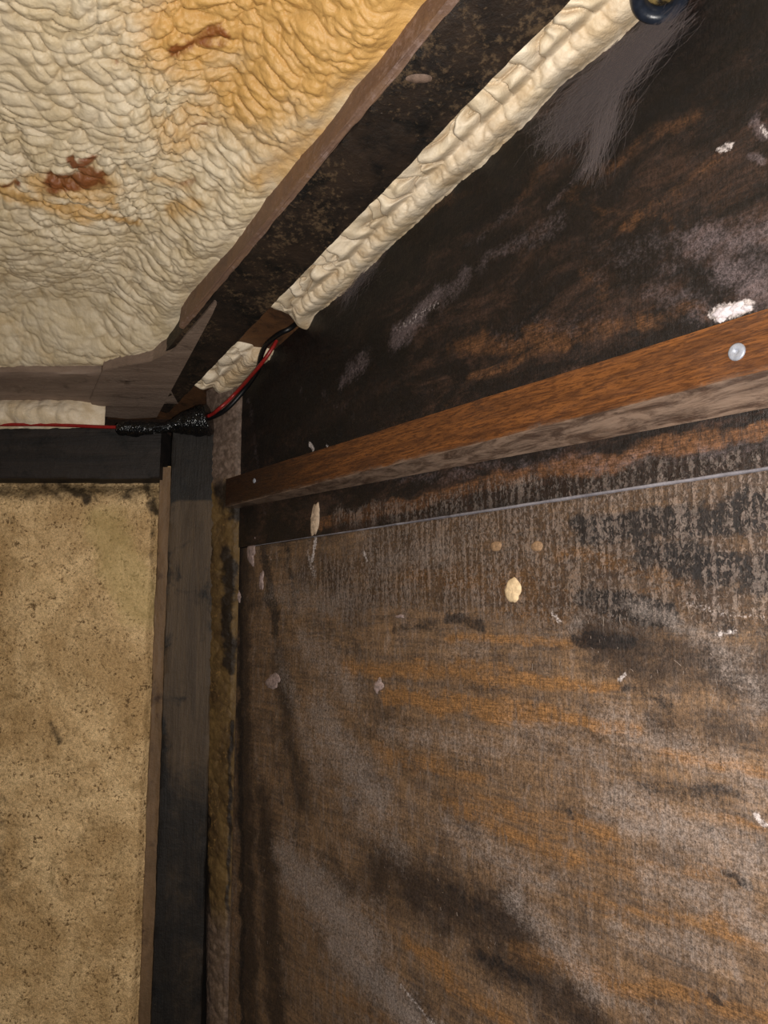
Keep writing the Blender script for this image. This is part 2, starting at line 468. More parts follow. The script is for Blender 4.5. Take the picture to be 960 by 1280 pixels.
def axis(lo, hi, flo_, fhi, fine, coarse):
    a = list(np.arange(lo, flo_, coarse)) + list(np.arange(flo_, fhi, fine)) + list(np.arange(fhi, hi + coarse, coarse))
    return np.array(a)
LOW = dict(
 m_orange=[(420,655,960,530,10,.75),(760,590,960,566,10,.8),(560,640,700,625,8,.5),(500,720,700,735,34,.62),(700,692,860,722,12,1.0),(620,770,790,760,18,.62),
           (430,830,640,850,16,.72),(480,872,700,893,15,.9),(640,850,770,858,10,.85),(660,890,795,915,9,1.0),(560,800,760,800,9,.7),
           (830,944,960,966,9,.9),(470,940,600,975,18,.6),(560,1000,760,1040,26,.62),(610,1035,720,1075,20,.7),(700,1070,930,1100,20,.55),
           (720,1120,930,1160,16,.62),(640,1190,960,1275,18,.75),(510,1175,640,1290,18,.72),(400,1230,560,1320,15,.5),(880,1160,960,1180,10,.7),
           (860,1020,960,1035,8,.6),(800,740,850,725,7,.7),(640,1080,900,1190,14,.45)],
 m_black=[(730,660,960,640,26,.95),(800,690,960,720,34,.78),(730,745,830,770,24,.9),(850,780,960,790,28,.55),(720,800,800,800,10,.9),(330,690,345,790,16,.75),
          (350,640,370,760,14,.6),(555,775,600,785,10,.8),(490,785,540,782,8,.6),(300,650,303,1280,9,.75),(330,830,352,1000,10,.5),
          (600,1195,660,1220,12,.6),(530,1090,600,1130,18,.55),(700,1000,720,1020,10,.6),(800,985,940,1000,14,.6),(740,1010,800,1010,8,.5),
          (880,1040,960,1055,12,.5),(915,1095,940,1105,8,.9),(890,1248,902,1254,7,1.0),(780,860,830,880,14,.6)],
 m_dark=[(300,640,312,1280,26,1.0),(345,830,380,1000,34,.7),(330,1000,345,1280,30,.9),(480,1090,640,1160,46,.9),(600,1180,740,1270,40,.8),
         (300,660,420,650,26,.8),(740,790,960,860,50,.8),(400,700,440,760,30,.5),(820,900,960,920,30,.6),(420,1110,520,1120,30,.6),
         (430,1190,540,1270,26,.5),(690,740,960,700,60,.5),(500,960,560,1000,30,.4),(760,1240,960,1275,30,.35)],
 m_grey=[(340,740,430,760,26,.55),(380,800,440,860,30,.6),(400,900,470,1000,44,.72),(350,830,400,960,24,.55),(430,1000,500,1060,30,.55),
         (360,1080,460,1180,40,.85),(420,1180,520,1275,30,.9),(460,1220,560,1300,20,.8),(640,1120,740,1230,30,.7),(560,1030,680,1110,26,.6),
         (700,1180,800,1260,24,.45),(480,920,660,930,24,.5),(640,900,760,950,28,.5),(760,900,960,985,34,.55),(880,800,960,880,24,.6),
         (760,1000,960,1080,40,.68),(780,1160,900,1200,26,.6),(560,820,600,815,16,.5),(480,700,560,690,22,.5),(680,800,740,770,12,.5),
         (800,760,900,800,14,.65),(430,1130,470,1130,16,.5),(800,1080,960,1160,30,.6),(480,600,960,560,10,.2)],
 m_crackle=[(960,660,1500,580,95,1.0),(960,760,1400,760,60,.8),(480,690,960,660,70,1.0),(420,720,700,730,50,.9),(380,720,440,760,34,.7),(400,655,960,578,16,.85),(760,750,960,760,40,.8)],
 m_pale=[(398,655,392,700,5,.9),(385,690,395,720,8,.6),(860,755,960,770,8,.55),(740,765,800,775,6,.5),(900,795,920,790,7,.7),(380,775,440,790,5,.4),
         (775,850,782,842,4,.9),(505,1235,540,1275,8,.6),(950,1020,960,1030,6,.8),(455,690,459,700,3,.8),(330,690,340,700,5,.5),(690,765,700,775,6,.7)],
)
UPP = dict(
 m_orange=[(640,250,700,180,20,.55),(700,250,780,200,14,.75),(740,220,860,150,20,.62),(780,290,900,200,14,.55),(560,440,880,390,18,.6),(590,470,700,430,12,.6),
           (420,560,560,505,10,.4),(700,250,850,280,12,.5),(520,270,560,250,8,.7),(560,255,600,235,8,.6),(840,100,930,70,14,.4),(480,480,600,420,18,.35),
           (730,340,760,360,18,.5),(400,655,960,530,12,.9),(700,640,960,592,8,.8)],
 m_black=[(330,450,480,310,70,1.3),(480,320,640,200,44,1.2),(330,500,450,430,50,1.1),(640,200,800,90,40,.9),(820,60,960,20,60,.9),(330,560,400,480,34,.8),(480,320,620,210,34,.9),(600,250,700,160,26,.85),(700,240,900,60,46,.8),(800,60,960,0,50,.85),
          (320,600,420,540,26,.7),(560,300,700,300,20,.6),(860,340,905,345,4,.9),(900,345,902,380,3,.9),(420,420,500,440,34,.8),(850,120,960,100,30,.7),
          (600,440,660,400,6,.6),(660,400,690,375,5,.7),(300,500,310,640,26,.6)],
 m_dark=[(300,500,480,520,60,.8),(500,320,960,100,110,.5),(760,330,860,345,26,.7),(660,360,740,330,26,.6),(420,560,500,520,30,.6)],
 m_grey=[(960,300,1500,160,50,.5),(505,415,540,375,12,1.3),(500,420,545,370,20,1.0),(545,370,580,345,18,.75),(600,330,700,280,18,.6),(430,470,455,450,14,.8),(860,300,960,290,36,.8),(900,340,960,360,30,.9),
         (780,330,860,290,20,.5),(940,150,960,165,9,1.0),(940,195,960,200,7,1.0),(590,300,640,260,12,.5),(690,260,740,200,10,.55),(760,330,960,330,60,.42),
         (370,480,380,500,10,.5),(820,370,900,400,22,.6),(620,420,760,400,18,.45),(400,490,440,520,14,.4),(440,350,480,320,10,.6),(480,600,960,556,14,.55),
         (310,500,330,640,8,.5)],
 m_crackle=[(420,650,960,572,17,1.0),(960,568,1500,480,26,1.0)],
 m_pale=[(893,392,935,380,9,1.1),(900,188,912,184,7,.9),(500,410,545,385,10,.55),(955,160,960,168,5,.8),(387,556,391,560,4,1.0),(408,556,410,558,2,.9),
         (905,372,920,370,4,.4),(548,210,552,214,3,.8)],
)
def panel(name, mat, A, B, off, thick, masks, label=None, relief=.0006, seed=1):
    msk = {}
    for k, st in masks.items():
        st = [q for q in st]
        msk[k] = stroke_mask(A, B, st, lambda x, y: on_wall(x, y, off))
    Yd = SGN * (off + (fbm(A * 6, B * 30, seed) - .5) * relief * 2 + (fbm(A * 120, B * 120, seed + 4, 3) - .5) * relief)
    Yd = Yd + SGN * msk['m_pale'] * .0008 * (fbm(A * 500, B * 500, seed + 9, 2))
    co = np.stack([A, Yd, B], -1)
    n, m = A.shape
    back = SGN * (off - thick)
    # wrap the rim back to give the sheet its thickness
    def ring(c):
        d = c.copy(); d[..., 1] = back
        return d
    co2 = np.zeros((n + 2, m + 2, 3)); co2[1:-1, 1:-1] = co
    co2[0, 1:-1] = ring(co[0]); co2[-1, 1:-1] = ring(co[-1])
    co2[1:-1, 0] = ring(co[:, 0]); co2[1:-1, -1] = ring(co[:, -1])
    for i in (0, -1):
        for j in (0, -1):
            co2[i, j] = ring(co[i, j])
    m2 = {k: np.pad(v, 1, mode='edge') for k, v in msk.items()}
    o = grid_mesh(name, co2, m2, mat, wall_right, flip=(SGN < 0), smooth_shade=True)
    try: o.data.set_sharp_from_angle(angle=math.radians(50))
    except Exception: pass
    if label: o['label'] = label
    return o
OFFU, OFFL = 0.0022, 0.0
sa = axis(0.0, 1.7, 0.0, .84, .0022, .03)
za = axis(ZJ - 1.5, ZJ - .001, ZJ - .62, ZJ - .001, .0022, .03)
za = za[za < ZJ - .0012]; za = np.append(za, ZJ - .0012)
A, B = np.meshgrid(sa, za, indexing='ij')
lower = panel('lower_panel', m_lower, A, B, OFFL, .006, LOW, 'crackled brown plywood sheet below the seam')
va = np.linspace(0, 1, 170)
A, V = np.meshgrid(sa, va, indexing='ij')
B = ZJ + (ztop(A) + .03 - ZJ) * V
upper = panel('upper_panel', m_upper, A, B, OFFU, .006, UPP, 'nearly black mouldy plywood sheet above the seam', seed=21)
# grey filler line left along the seam
seam_m = mat_timber('seam_filler', S(138, 134, 140), S(96, 92, 98), S(50, 46, 48), (4, 4, 4), .35)
n = 420
ss_ = np.linspace(.05, 1.6, n)
prof = np.linspace(0, 1, 6)
sm = np.zeros((6, n, 3))
for j, p in enumerate(prof):
    a = math.pi * p
    rr = .0014 * (1 + .5 * (fbm(ss_ * 60, ss_ * 0 + j * .1, 8) - .5)) * (.35 + .65 * smooth(.0, .5, ss_))
    sm[j, :, 0] = ss_
    sm[j, :, 1] = SGN * (OFFU - .0012 + np.sin(a) * rr * 1.4)
    sm[j, :, 2] = ZJ - .0004 + np.cos(a) * rr + .0006 * (fbm(ss_ * 12, ss_ * 0, 5) - .5)
grid_mesh('seam_bead', sm, None, seam_m, wall_right)

# ---- chips, plugs and blobs stuck to the panels
def blob(name, px, py, wpx, hpx, thick, mat, parent, off=0.0, seed=1, label=None, rough=.35, rot=0.0):
    s0, z0, t = on_wall(px, py, off)
    sc = t / F
    nx = 26
    rr = np.linspace(0, 1, 9)
    an = np.linspace(0, 2 * math.pi, nx, endpoint=False)
    co = np.zeros((nx, 10, 3))
    cosv = abs(ray(px, py).normalized().dot(WN)) * 1.0 + 1e-3
    # horizontal foreshortening of the wall is undone so that the blob keeps its width
    fs = 1.0 / max(.45, abs(HD.x) + .0)
    for i, a in enumerate(an):
        edge = 1 + rough * (float(fbm(np.array([math.cos(a) * 1.6 + 5]), np.array([math.sin(a) * 1.6 + 5]), seed, 3)[0]) - .5) * 2.2
        for j, r in enumerate(rr):
            x = math.cos(a) * r * edge * wpx * sc / 2 * fs; z = math.sin(a) * r * edge * hpx * sc / 2
            x, z = x * math.cos(rot) - z * math.sin(rot), x * math.sin(rot) + z * math.cos(rot)
            hgt = thick * (1 - r ** 3) * (.6 + .8 * float(fbm(np.array([x * 600 + 9]), np.array([z * 600 + 9]), seed + 3, 3)[0]))
            co[i, j] = (s0 + x, SGN * (off + hgt + .0002), z0 + z)
        co[i, 9] = (co[i, 8, 0], SGN * (off - .0008), co[i, 8, 2])
    o = grid_mesh(name, co, None, mat, parent, close_u=True)
    bm = bmesh.new(); bm.from_mesh(o.data)
    bmesh.ops.remove_doubles(bm, verts=bm.verts, dist=1e-6); bmesh.ops.recalc_face_normals(bm, faces=bm.faces)
    bm.to_mesh(o.data); bm.free()
    if label: o['label'] = label
    return o
m_chip = simple('bare_wood_chip', S(226, 198, 158), .6, .3, 300, .15)
m_plug = simple('beige_filler', S(150, 120, 92), .7, .3, 400, .2)
m_gl = simple('dried_glue', S(168, 146, 140), .55, .4, 260, .28, .001)
m_powder = simple('white_powder', S(215, 206, 210), .9, .2, 300, .12, .0012)
blob('pale_chip', 642, 737, 17, 29, .0022, m_chip, lower, OFFL, 3, 'cream chip of bare material')
for q, (x, y) in enumerate(((620, 683), (671, 683))):
    blob('filler_plug', x, y, 12, 13, .0012, m_plug, lower, OFFL, 20 + q, rough=.12)
for q, (x, y, ww, hh, rt) in enumerate(((342, 850, 22, 20, .2), (473, 857, 12, 16, .6), (298, 746, 8, 14, 0), (314, 690, 14, 30, .3), (327, 725, 6, 22, 0),
                                    (321, 672, 9, 8, 0), (500, 770, 10, 5, 0))):
    blob('glue_smear', x, y, ww, hh, .0018, m_gl, lower, OFFL, 40 + q, rough=.6, rot=rt)
blob('foam_drip', 394, 648, 11, 44, .0035, simple('pinkish_foam_drip', S(188, 164, 140), .6, .3, 250, .2), upper, OFFU, 61, 'pale narrow drip below the batten', rough=.4, rot=-.08)
for q, (x, y, ww, hh) in enumerate(((905, 389, 16, 17), (921, 386, 14, 16), (932, 385, 10, 9), (901, 400, 7, 8))):
    blob('powder_crust', x, y, ww, hh, .0022, m_powder, upper, OFFU, 80 + q, rough=.6)

# lint and flecks caught on the sheet
rnd = random.Random(77)
V = []; Fc = []
for k in range(420):
    big = rnd.random() < .12
    px, py = rnd.uniform(330, 960), rnd.uniform(700, 1270)
    if rnd.random() < .35: px, py = rnd.uniform(700, 960), rnd.uniform(740, 1180)
    s0, z0, t_ = on_wall(px, py)
    an = rnd.gauss(math.pi / 2, .6); L_ = rnd.uniform(.0012, .0035) * (2.2 if big else 1); r_ = rnd.uniform(.00012, .00026)
    bnd = rnd.gauss(0, .12)
    for i in range(4):
        a_ = an + bnd * i
        x_ = s0 + math.cos(a_) * L_ * i / 3; z_ = z0 + math.sin(a_) * L_ * i / 3
        b0 = len(V)
        for q_ in range(3):
            V.append((x_ + math.cos(2.09 * q_) * r_, SGN * (.0008 + math.sin(2.09 * q_) * r_), z_ + math.cos(2.09 * q_) * r_ * .5))
        if i:
            for q_ in range(3): Fc.append((b0 - 3 + q_, b0 - 3 + (q_ + 1) % 3, b0 + (q_ + 1) % 3, b0 + q_))
me = bpy.data.meshes.new('lint'); me.from_pydata(V, [], Fc); me.update()
lint = link('lint', me, simple('lint_fibre', S(132, 118, 108), .8, .2), lower); lint['kind'] = 'stuff'

# ---- batten
BT = .016                                            # how far it stands off the sheet
offb = OFFU + BT
pa = [on_wall(283, 599, offb), on_wall(480, 536, offb), on_wall(960, 387, offb)]
zbt = sum(p[1] for p in pa) / 3
pb = [on_wall(283, 637, offb), on_wall(480, 583, offb), on_wall(960, 462, offb)]
zbb = sum(p[1] for p in pb) / 3
print('batten z', [round(p[1], 4) for p in pa], [round(p[1], 4) for p in pb], 'ZJ', zj0, zj1)
s_start = on_wall(282, 618, offb)[0]
batten = wall_root('wooden_batten')
tag(batten, 'long orange-brown varnished batten screwed across the dark plywood wall', 'batten')
zc_pts = [(on_wall(x, y, OFFU)[0], on_wall(x, y, OFFU)[1]) for x, y in ((283, 637), (480, 603), (720, 556), (960, 507))]
zc_fit = np.polyfit([p[0] for p in zc_pts], [p[1] for p in zc_pts], 1)
nS = 420
Sx = np.linspace(s_start, 1.6, nS)
prof = []                                             # (y, z weights): top back -> top front -> bottom front -> bottom back
for k in np.linspace(0, 1, 6): prof.append(('t', k))
for k in np.linspace(.03, .97, 14): prof.append(('f', k))
for k in np.linspace(0, 1, 10): prof.append(('b', k))
co = np.zeros((len(prof), nS, 3)); mgf = np.zeros((len(prof), nS)); mdk_falloff = np.zeros((len(prof), nS))
zbot = np.minimum(zc_fit[0] * Sx + zc_fit[1], zbb - .0008)
zfront = zbb + .0005 + .0010 * (fbm(Sx * 7, Sx * 0, 3) - .5)
for j, (kd, k) in enumerate(prof):
    ny = (fbm(Sx * 20, Sx * 0 + j * .4, 6) - .5) * .0008
    if kd == 't': y = OFFU + BT * k; z = zbt + 0 * Sx
    elif kd == 'f': y = OFFU + BT; z = zbt + (zfront - zbt) * k
    else: y = OFFU + BT * (1 - k); z = zfront + (zbot - zfront) * k
    co[j, :, 0] = Sx; co[j, :, 1] = SGN * (y + ny); co[j, :, 2] = z + ny * .6
    mgf[j] = 1.0 if kd == 'b' else (.55 * smooth(.7, 1.0, k) if kd == 'f' else 0)
    mdk_falloff[j] = smooth(.42, .0, Sx) if kd != 'b' else smooth(.30, 0, Sx) * .6  # darker wood towards the corner, with light falloff painted in
c0 = co[:, :1].mean(0, keepdims=True).repeat(len(prof), 0)
co = np.concatenate([c0, co[:, :1], co], 1)
mgf = np.concatenate([mgf[:, :1], mgf[:, :1], mgf], 1); mdk_falloff = np.concatenate([mdk_falloff[:, :1], mdk_falloff[:, :1], mdk_falloff], 1)
M = NT('varnished_batten_wood')
g = M.noise(M.co((2.2, 1, 26)), 6, 7, .7, .8); g2 = M.noise(M.co((10, 1, 80)), 8, 5, .7, .3); n1 = M.noise(M.co((1, 1, 2.2)), 34, 7, .7, .6)
c_ = M.mix(M.ss(g, .34, .66), S(124, 76, 38), S(80, 48, 27))
c_ = M.mix(M.ss(g2, .46, .60, 0, .75), c_, S(60, 33, 18))
c_ = M.mix(M.ss(n1, .58, .72, 0, .7), c_, S(56, 34, 22))
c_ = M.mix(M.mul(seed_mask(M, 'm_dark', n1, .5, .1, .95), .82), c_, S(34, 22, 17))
nf = M.noise(M.co((3, 3, 22), loc=(2, 2, 2)), 7, 8, .75, .6)
gy = M.mix(M.ss(nf, .38, .62), S(126, 106, 92), S(62, 49, 42))
c_ = M.mix(M.mul(seed_mask(M, 'm_grey', n1, .7, .35, .75), .92), c_, gy)
m_batten = M.done(c_, M.ss(n1, .3, .7, .36, .55), M.bump(M.add(g2, M.mul(n1, .6)), .0007, .8), .5)
bo = grid_mesh('strip', co, dict(m_grey=mgf, m_dark=mdk_falloff), m_batten, batten, flip=(SGN > 0), close_u=True)
bmm = bmesh.new(); bmm.from_mesh(bo.data)
bmesh.ops.remove_doubles(bmm, verts=bmm.verts, dist=1e-7); bmesh.ops.recalc_face_normals(bmm, faces=bmm.faces)
bmm.to_mesh(bo.data); bmm.free(); bo.data.set_sharp_from_angle(angle=math.radians(40))
m_screw = simple('dull_zinc', S(168, 172, 184), .45, .5, 300, .15, Metallic=.3)
def screw(px, py, r):
    s0, z0, t = on_wall(px, py, offb)
    bm = bmesh.new()
    prev = None
    for rr, yy in ((r, -.001), (r, .0004), (r * .85, .0010), (r * .3, .0013), (r * .22, .0004), (0.0001, .0004)):
        ringv = [bm.verts.new((s0 + math.cos(a) * rr, SGN * (offb + yy), z0 + math.sin(a) * rr)) for a in [k * math.pi / 10 for k in range(20)]]
        if prev:
            for k in range(20): bm.faces.new((prev[k], prev[(k + 1) % 20], ringv[(k + 1) % 20], ringv[k]))
        prev = ringv
    return bm_obj('screw_head', bm, m_screw, batten, True)
screw(921, 440, .0060)
screw(318, 601, .0034)

# ================================================================== ROOF: timbers and foam
Rp0 = on_roof(240, 490); Rp1 = on_roof(705, 0)
Lp0 = on_roof(320, 303); Lp1 = on_roof(580, 0)
TD = (Rp1 - Rp0).normalized()
# rafter direction is the slope direction of the wall top
LD = (Lp1 - Lp0).normalized()
print('dirs', TD, LD)
D = (TD + LD).normalized()
nb = D.cross(Vector((1, 0, 0))); 
UPN = Vector((0, PZS, 1)).normalized()               # roof normal, upwards
side = UPN.cross(D).normalized()
wid = abs((Lp0 - Rp0).dot(side)); wid1 = abs((Lp1 - Rp1).dot(side))
print('rafter width', wid, wid1)
mid0 = Rp0 + (side if (Lp0 - Rp0).dot(side) > 0 else -side) * ((wid + wid1) / 2) / 2
SD = side if (Lp0 - Rp0).dot(side) > 0 else -side    # towards the left
W_R = (wid + wid1) / 2
rafter_mid = (Rp0 + Rp1) / 2 + SD * W_R / 2
def along(t): return rafter_mid + D * t
t_start = (on_roof(205, 515) - rafter_mid).dot(D)
rf = rough_beam('roof_rafter', along(t_start), along(.75), SD * W_R, UPN * .06, m_rafter, None, 300, .0016, 31)
tag(rf, 'black mouldy roof rafter running diagonally beside the cream foam strip', 'rafter')
# stained skin on the rafter's left side: thin board face
sk = rough_beam('side_board', along((on_roof(246, 418) - rafter_mid).dot(D)) + SD * (W_R / 2 + .004) + UPN * .001, along(.75) + SD * (W_R / 2 + .004) + UPN * .001, SD * .008, UPN * .055, m_side, rf, 200, .0012, 37)
sk['label'] = 'pinkish brown stained side board'

oc = on_roof(524, 98, -.0002)
vo, fo = [], []
for i in range(7):
    r_ = i / 6
    for j in range(20):
        a_ = 2 * math.pi * j / 20
        vo.append(tuple(oc + Vector((1, 0, 0)) * math.cos(a_) * r_ * .0115 + Vector((0, 1, -PZS)).normalized() * math.sin(a_) * r_ * .0045 - UPN * (.0016 * (1 - r_ ** 2) + .0002)))
for i in range(6):
    for j in range(20): fo.append((i * 20 + j, i * 20 + (j + 1) % 20, i * 20 + 20 + (j + 1) % 20, i * 20 + 20 + j))
me = bpy.data.meshes.new('paint_spot'); me.from_pydata(vo, [], fo); me.update()
for p_ in me.polygons: p_.use_smooth = True
ps = link('paint_spot', me, simple('grey_paint_spot', S(128, 106, 92), .7, .3), rf); ps['label'] = 'pale greyish oval spot'
# cross timber over the left wall
YL = 1.12
c0 = on_roof(0, 468); c1 = on_roof(0, 503)
Yc = (c0.y + c1.y) / 2; wc = abs(c1.y - c0.y) + .012
print('cross', c0, c1)
ct = rough_beam('cross_timber', (-1.3, Yc, zP(Yc) - .001), (on_roof(215, 490).x, Yc, zP(Yc) - .001), (0, wc, -PZS * wc), UPN * .05, m_cross, None, 200, .0016, 41)
tag(ct, 'grey-brown dusty cross timber under the ceiling foam, above the left wall', 'beam')
# gusset in the corner between the two
poly = [(128, 463), (190, 452), (218, 437), (262, 385), (268, 378), (271, 381), (266, 392), (232, 455), (196, 522), (160, 524), (120, 520), (112, 500)]
bot = [on_roof(x, y, -.004) for x, y in poly]; top = [p + UPN * .03 for p in bot]
gs = bm_obj('corner_gusset', hexa(bot, top), m_cross, None, bevel=.0008)
tag(gs, 'brownish triangular gusset plate where cross timber meets the diagonal rafter', 'gusset')

# ceiling foam
def rafter_dist(X, Y):
    """distance left of the rafter's left side (in the roof plane)"""
    n2 = Vector((SD.x, SD.y)); e = along(0) + SD * (W_R / 2 + .008)
    k = 1 / math.hypot(SD.x, SD.y)
    return ((X - e.x) * n2.x + (Y - e.y) * n2.y)
xa = axis(-1.5, .9, -.62, .22, .0014, .02)
ya = axis(-.5, 1.25, .36, 1.06, .0014, .02)
X, Y = np.meshgrid(xa, ya, indexing='ij')
dr = rafter_dist(X, Y) + (fbm(X * 18, Y * 18, 3) - .5) * .02
dc = (c0.y - .004) - Y + (fbm(X * 14, Y * 14, 6) - .5) * .022
# gusset: corner rounding
def smin(a, b, k):
    h = np.clip(.5 + .5 * (b - a) / k, 0, 1)
    return b * (1 - h) + a * h - k * h * (1 - h)
dd = smin(dr, dc, .05)
u = .014 + .018 * np.exp(-np.clip(dr, 0, 1) / .05) * smooth(0, .10, dc) + .046 * smooth(-.005, .085, dd)
u = u + .022 * (fbm(X * 7, Y * 7, 12, 3) - .5)
wx = (fbm(X * 16, Y * 16, 51, 3) - .5); wy = (fbm(X * 16, Y * 16, 61, 3) - .5)
def lump(xx, yy, seed):
    return np.clip(1 - worley(xx, yy, seed) ** 2, 0, 1)
L0, C0 = pillow(X * 13 + wx * 1.2, Y * 20 + wy * 1.2, 45, .9)
L1, C1 = pillow(X * 44 + wx * 2.2, Y * 78 + wy * 2.6, 5, .75)
L2, C2 = pillow(X * 92 + wx * 4, Y * 140 + wy * 5, 9, .8)
L3 = lump(X * 230 + wx * 9, Y * 250 + wy * 9, 19)
strength = np.clip(1.5 * fbm(X * 6, Y * 6, 91, 2) - .25, .1, 1)
calm = smooth(.30, .10, dc) * .55                    # calmer towards the cross timber
fil = np.exp(-np.clip(dr, 0, 1) / .028)              # fine grained along the rafter
al = X * D.x + Y * D.y
R1, CR = pillow(dr * 30 + wx * 1.0, al * 62 + wy * 2, 29, .9)
rz = np.exp(-((dr - .05) / .022) ** 2)
hgt = .006 * L0 + (.0085 * L1 * (.5 + .5 * strength) + .0042 * L2 * strength) * (1 - .75 * fil) * (1 - calm) * (1 - .6 * rz) + .0011 * L3 + .007 * R1 * rz
edge_fade = smooth(-.01, .02, dd)
u = u - hgt * (.35 + .65 * edge_fade)
u = np.where(dd < -.004, np.maximum(u, .012 + 0 * u), u)
u = np.where(dd < -.02, np.maximum(u, .030), u)
crease = (np.clip(C1 * (.35 + .5 * strength), 0, 1) * .55 + C2 * .15 * strength + .25 * C0) * (1 - fil) * (1 - calm) + CR * rz * .4  # mask for the shade painted between the lumps
co = np.stack([X, Y - hgt * .35 * 1.0, PZ0 - PZS * Y + u], -1)
def conv_roof(px, py):
    p = on_roof(px, py, .045); t = p.y / ray(px, py).y
    return p.x, p.y, t
GOLD = [(50,245,130,240,26,.7),(235,80,280,70,26,.9),(230,60,470,10,70,.95),(300,130,440,40,60,.9),(260,20,560,-60,80,.95),(330,200,400,150,40,.7),(0,250,120,285,16,.75),(90,270,160,285,12,.8),(140,260,60,250,12,.7),
        (300,330,390,200,26,.65),(225,180,290,120,40,.6),(130,30,150,90,20,.35),(200,230,240,235,14,.5),(0,400,60,420,12,.35),(215,275,250,250,14,.6),(250,380,310,320,10,.7),
        (150,150,160,240,6,.4),(60,20,120,60,10,.2)]
RUST = [(65,238,115,228,17,1.15),(95,205,105,235,9,1.1),(90,232,110,226,10,1.3),(95,215,120,205,7,.95),(75,245,125,240,7,.7),(5,245,22,244,5,.9),(228,78,275,62,12,.95),(255,62,262,58,5,.9),(243,170,258,168,4,.7),(146,88,148,90,4,.8),
        (230,150,262,148,4,.55),(0,278,40,282,4,.45),(40,262,48,262,4,.6),(215,240,250,228,6,.6),(170,150,182,145,3,.4),(200,235,240,235,5,.5),(140,20,150,30,8,.3)]
att = dict(m_gold=stroke_mask(X, Y, GOLD, conv_roof), m_rust=stroke_mask(X, Y, RUST, conv_roof), m_crease_shade=crease)
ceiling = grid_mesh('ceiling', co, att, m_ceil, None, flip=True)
tag(ceiling, 'lumpy cream spray foam covering the ceiling, with rust stains', 'ceiling', kind='structure')

# ================================================================== LEFT WALL
pl = on_y(0, 600, YL + .03)
wl_x1 = on_y(212, 800, YL + .03).x
xa = axis(-1.6, wl_x1, -.68, wl_x1, .0022, .03)
xa = xa[xa <= wl_x1]
za_ = axis(-1.4, .30, -.66, .30, .0022, .03); za_ = za_[za_ < on_y(100, 575, YL).z]
X, Z = np.meshgrid(xa, za_, indexing='ij')
def conv_left(px, py):
    p = on_y(px, py, YL + .03); return p.x, p.z, p.y / ray(px, py).y
xe = on_y(188, 900, YL + .03).x
bul = .006 * (fbm(X * 9, Z * 9, 3, 3) - .5) * 2 + .0022 * lump(X * 60 + 3 * fbm(X * 30, Z * 30, 2), Z * 70, 12) + .0018 * (fbm(X * 200, Z * 200, 7, 3) - .5)
edge = smooth(0, .012, xe - X + (fbm(Z * 40, Z * 0, 13) - .5) * .006)
edge2 = smooth(0, .02, (on_y(100, 604, YL + .03).z + (fbm(X * 25, X * 0, 23) - .5) * .014) - Z)
Yd = YL + .042 - .014 * edge * edge2 - bul
DK = [(0,612,190,612,20,.66),(0,1000,6,1120,14,.5),(15,760,30,790,14,.45),(0,592,190,596,9,1.1),(60,600,110,625,9,.8),(100,612,108,628,7,.9),(0,605,60,600,5,.7),(175,600,196,640,8,.8),(66,905,74,925,6,.7),(60,920,80,908,6,.5),(0,770,25,775,5,.5),
      (0,990,8,1000,12,.5),(0,880,6,900,5,.4),(150,1225,180,1215,4,.4),(190,600,192,1280,3.5,.55),(185,560,190,600,12,.8),(130,620,180,612,6,.6)]
PL = [(130,660,180,760,34,.9),(30,700,80,760,30,.4)]
wall_left = grid_mesh('wall_left', np.stack([X, Yd, Z], -1), dict(m_dark=stroke_mask(X, Z, DK, conv_left), m_pale=stroke_mask(X, Z, PL, conv_left)), m_wallfoam, None, flip=False)
tag(wall_left, 'left wall of mustard coloured aged insulation foam', 'wall', kind='structure')
# narrow strip beside the stud
def vbox(name, x0, x1, y0, y1, zt, zb, Yf, dep, mat, label, cat, amp=.001, seed=3, parent=None):
    """upright board whose front face is at depth Yf"""
    a = on_y(x0, y0, Yf); b = on_y(x1, y0, Yf)
    cx = (a.x + b.x) / 2
    o = rough_beam(name, (cx, Yf, zb), (cx, Yf, zt), (b.x - a.x, 0, 0), (0, dep, 0), mat, parent, 300, amp, seed)
    if cat: tag(o, label, cat)
    return o
zbt_l = on_y(100, 535, YL).z; zbb_l = on_y(100, 598, YL).z
vbox('edge_strip', 188, 205, 900, 900, zbb_l + .02, -1.2, YL + .016, .03, mat_timber('pinkish_edge_strip', S(126, 98, 70), S(96, 74, 52), S(66, 48, 36), (3, 3, 1.5), .35), 'narrow brownish strip between mustard foam and dark stud', 'strip', .0012, 71)
vbox('wall_stud', 202, 262, 900, 900, on_y(230, 538, YL).z, -1.2, YL, .05, m_stud, 'dark upright wall stud in the corner', 'stud', .0012, 73)
def beam_mask(o, name, fn):
    n_ = len(o.data.vertices); c_ = np.zeros(n_ * 3); o.data.vertices.foreach_get('co', c_); c_ = c_.reshape(-1, 3)
    at = o.data.attributes.new(name, 'FLOAT', 'POINT'); at.data.foreach_set('value', fn(c_).astype(np.float32))
stud_o = bpy.data.objects['wall_stud']
zA = on_y(230, 622, YL).z; zB = on_y(230, 860, YL).z; zC = on_y(230, 1030, YL).z; xL = on_y(202, 900, YL).x
beam_mask(stud_o, 'm_black', lambda c: np.clip(smooth(zA - .012, zA + .004, c[:, 2]) * 1.1 + .75 * smooth(zB, zC, c[:, 2]) + .5 * smooth(xL + .016, xL, c[:, 0]), 0, 1.1))
tp = rough_beam('top_plate', (-1.4, YL, (zbt_l + zbb_l) / 2), (on_y(201, 560, YL).x, YL - .001, (zbt_l + zbb_l) / 2), (0, 0, zbt_l - zbb_l), (0, .06, 0), m_plate, None, 200, .0014, 77)
tag(tp, 'blackened horizontal plate timber across the top of the left wall', 'beam')

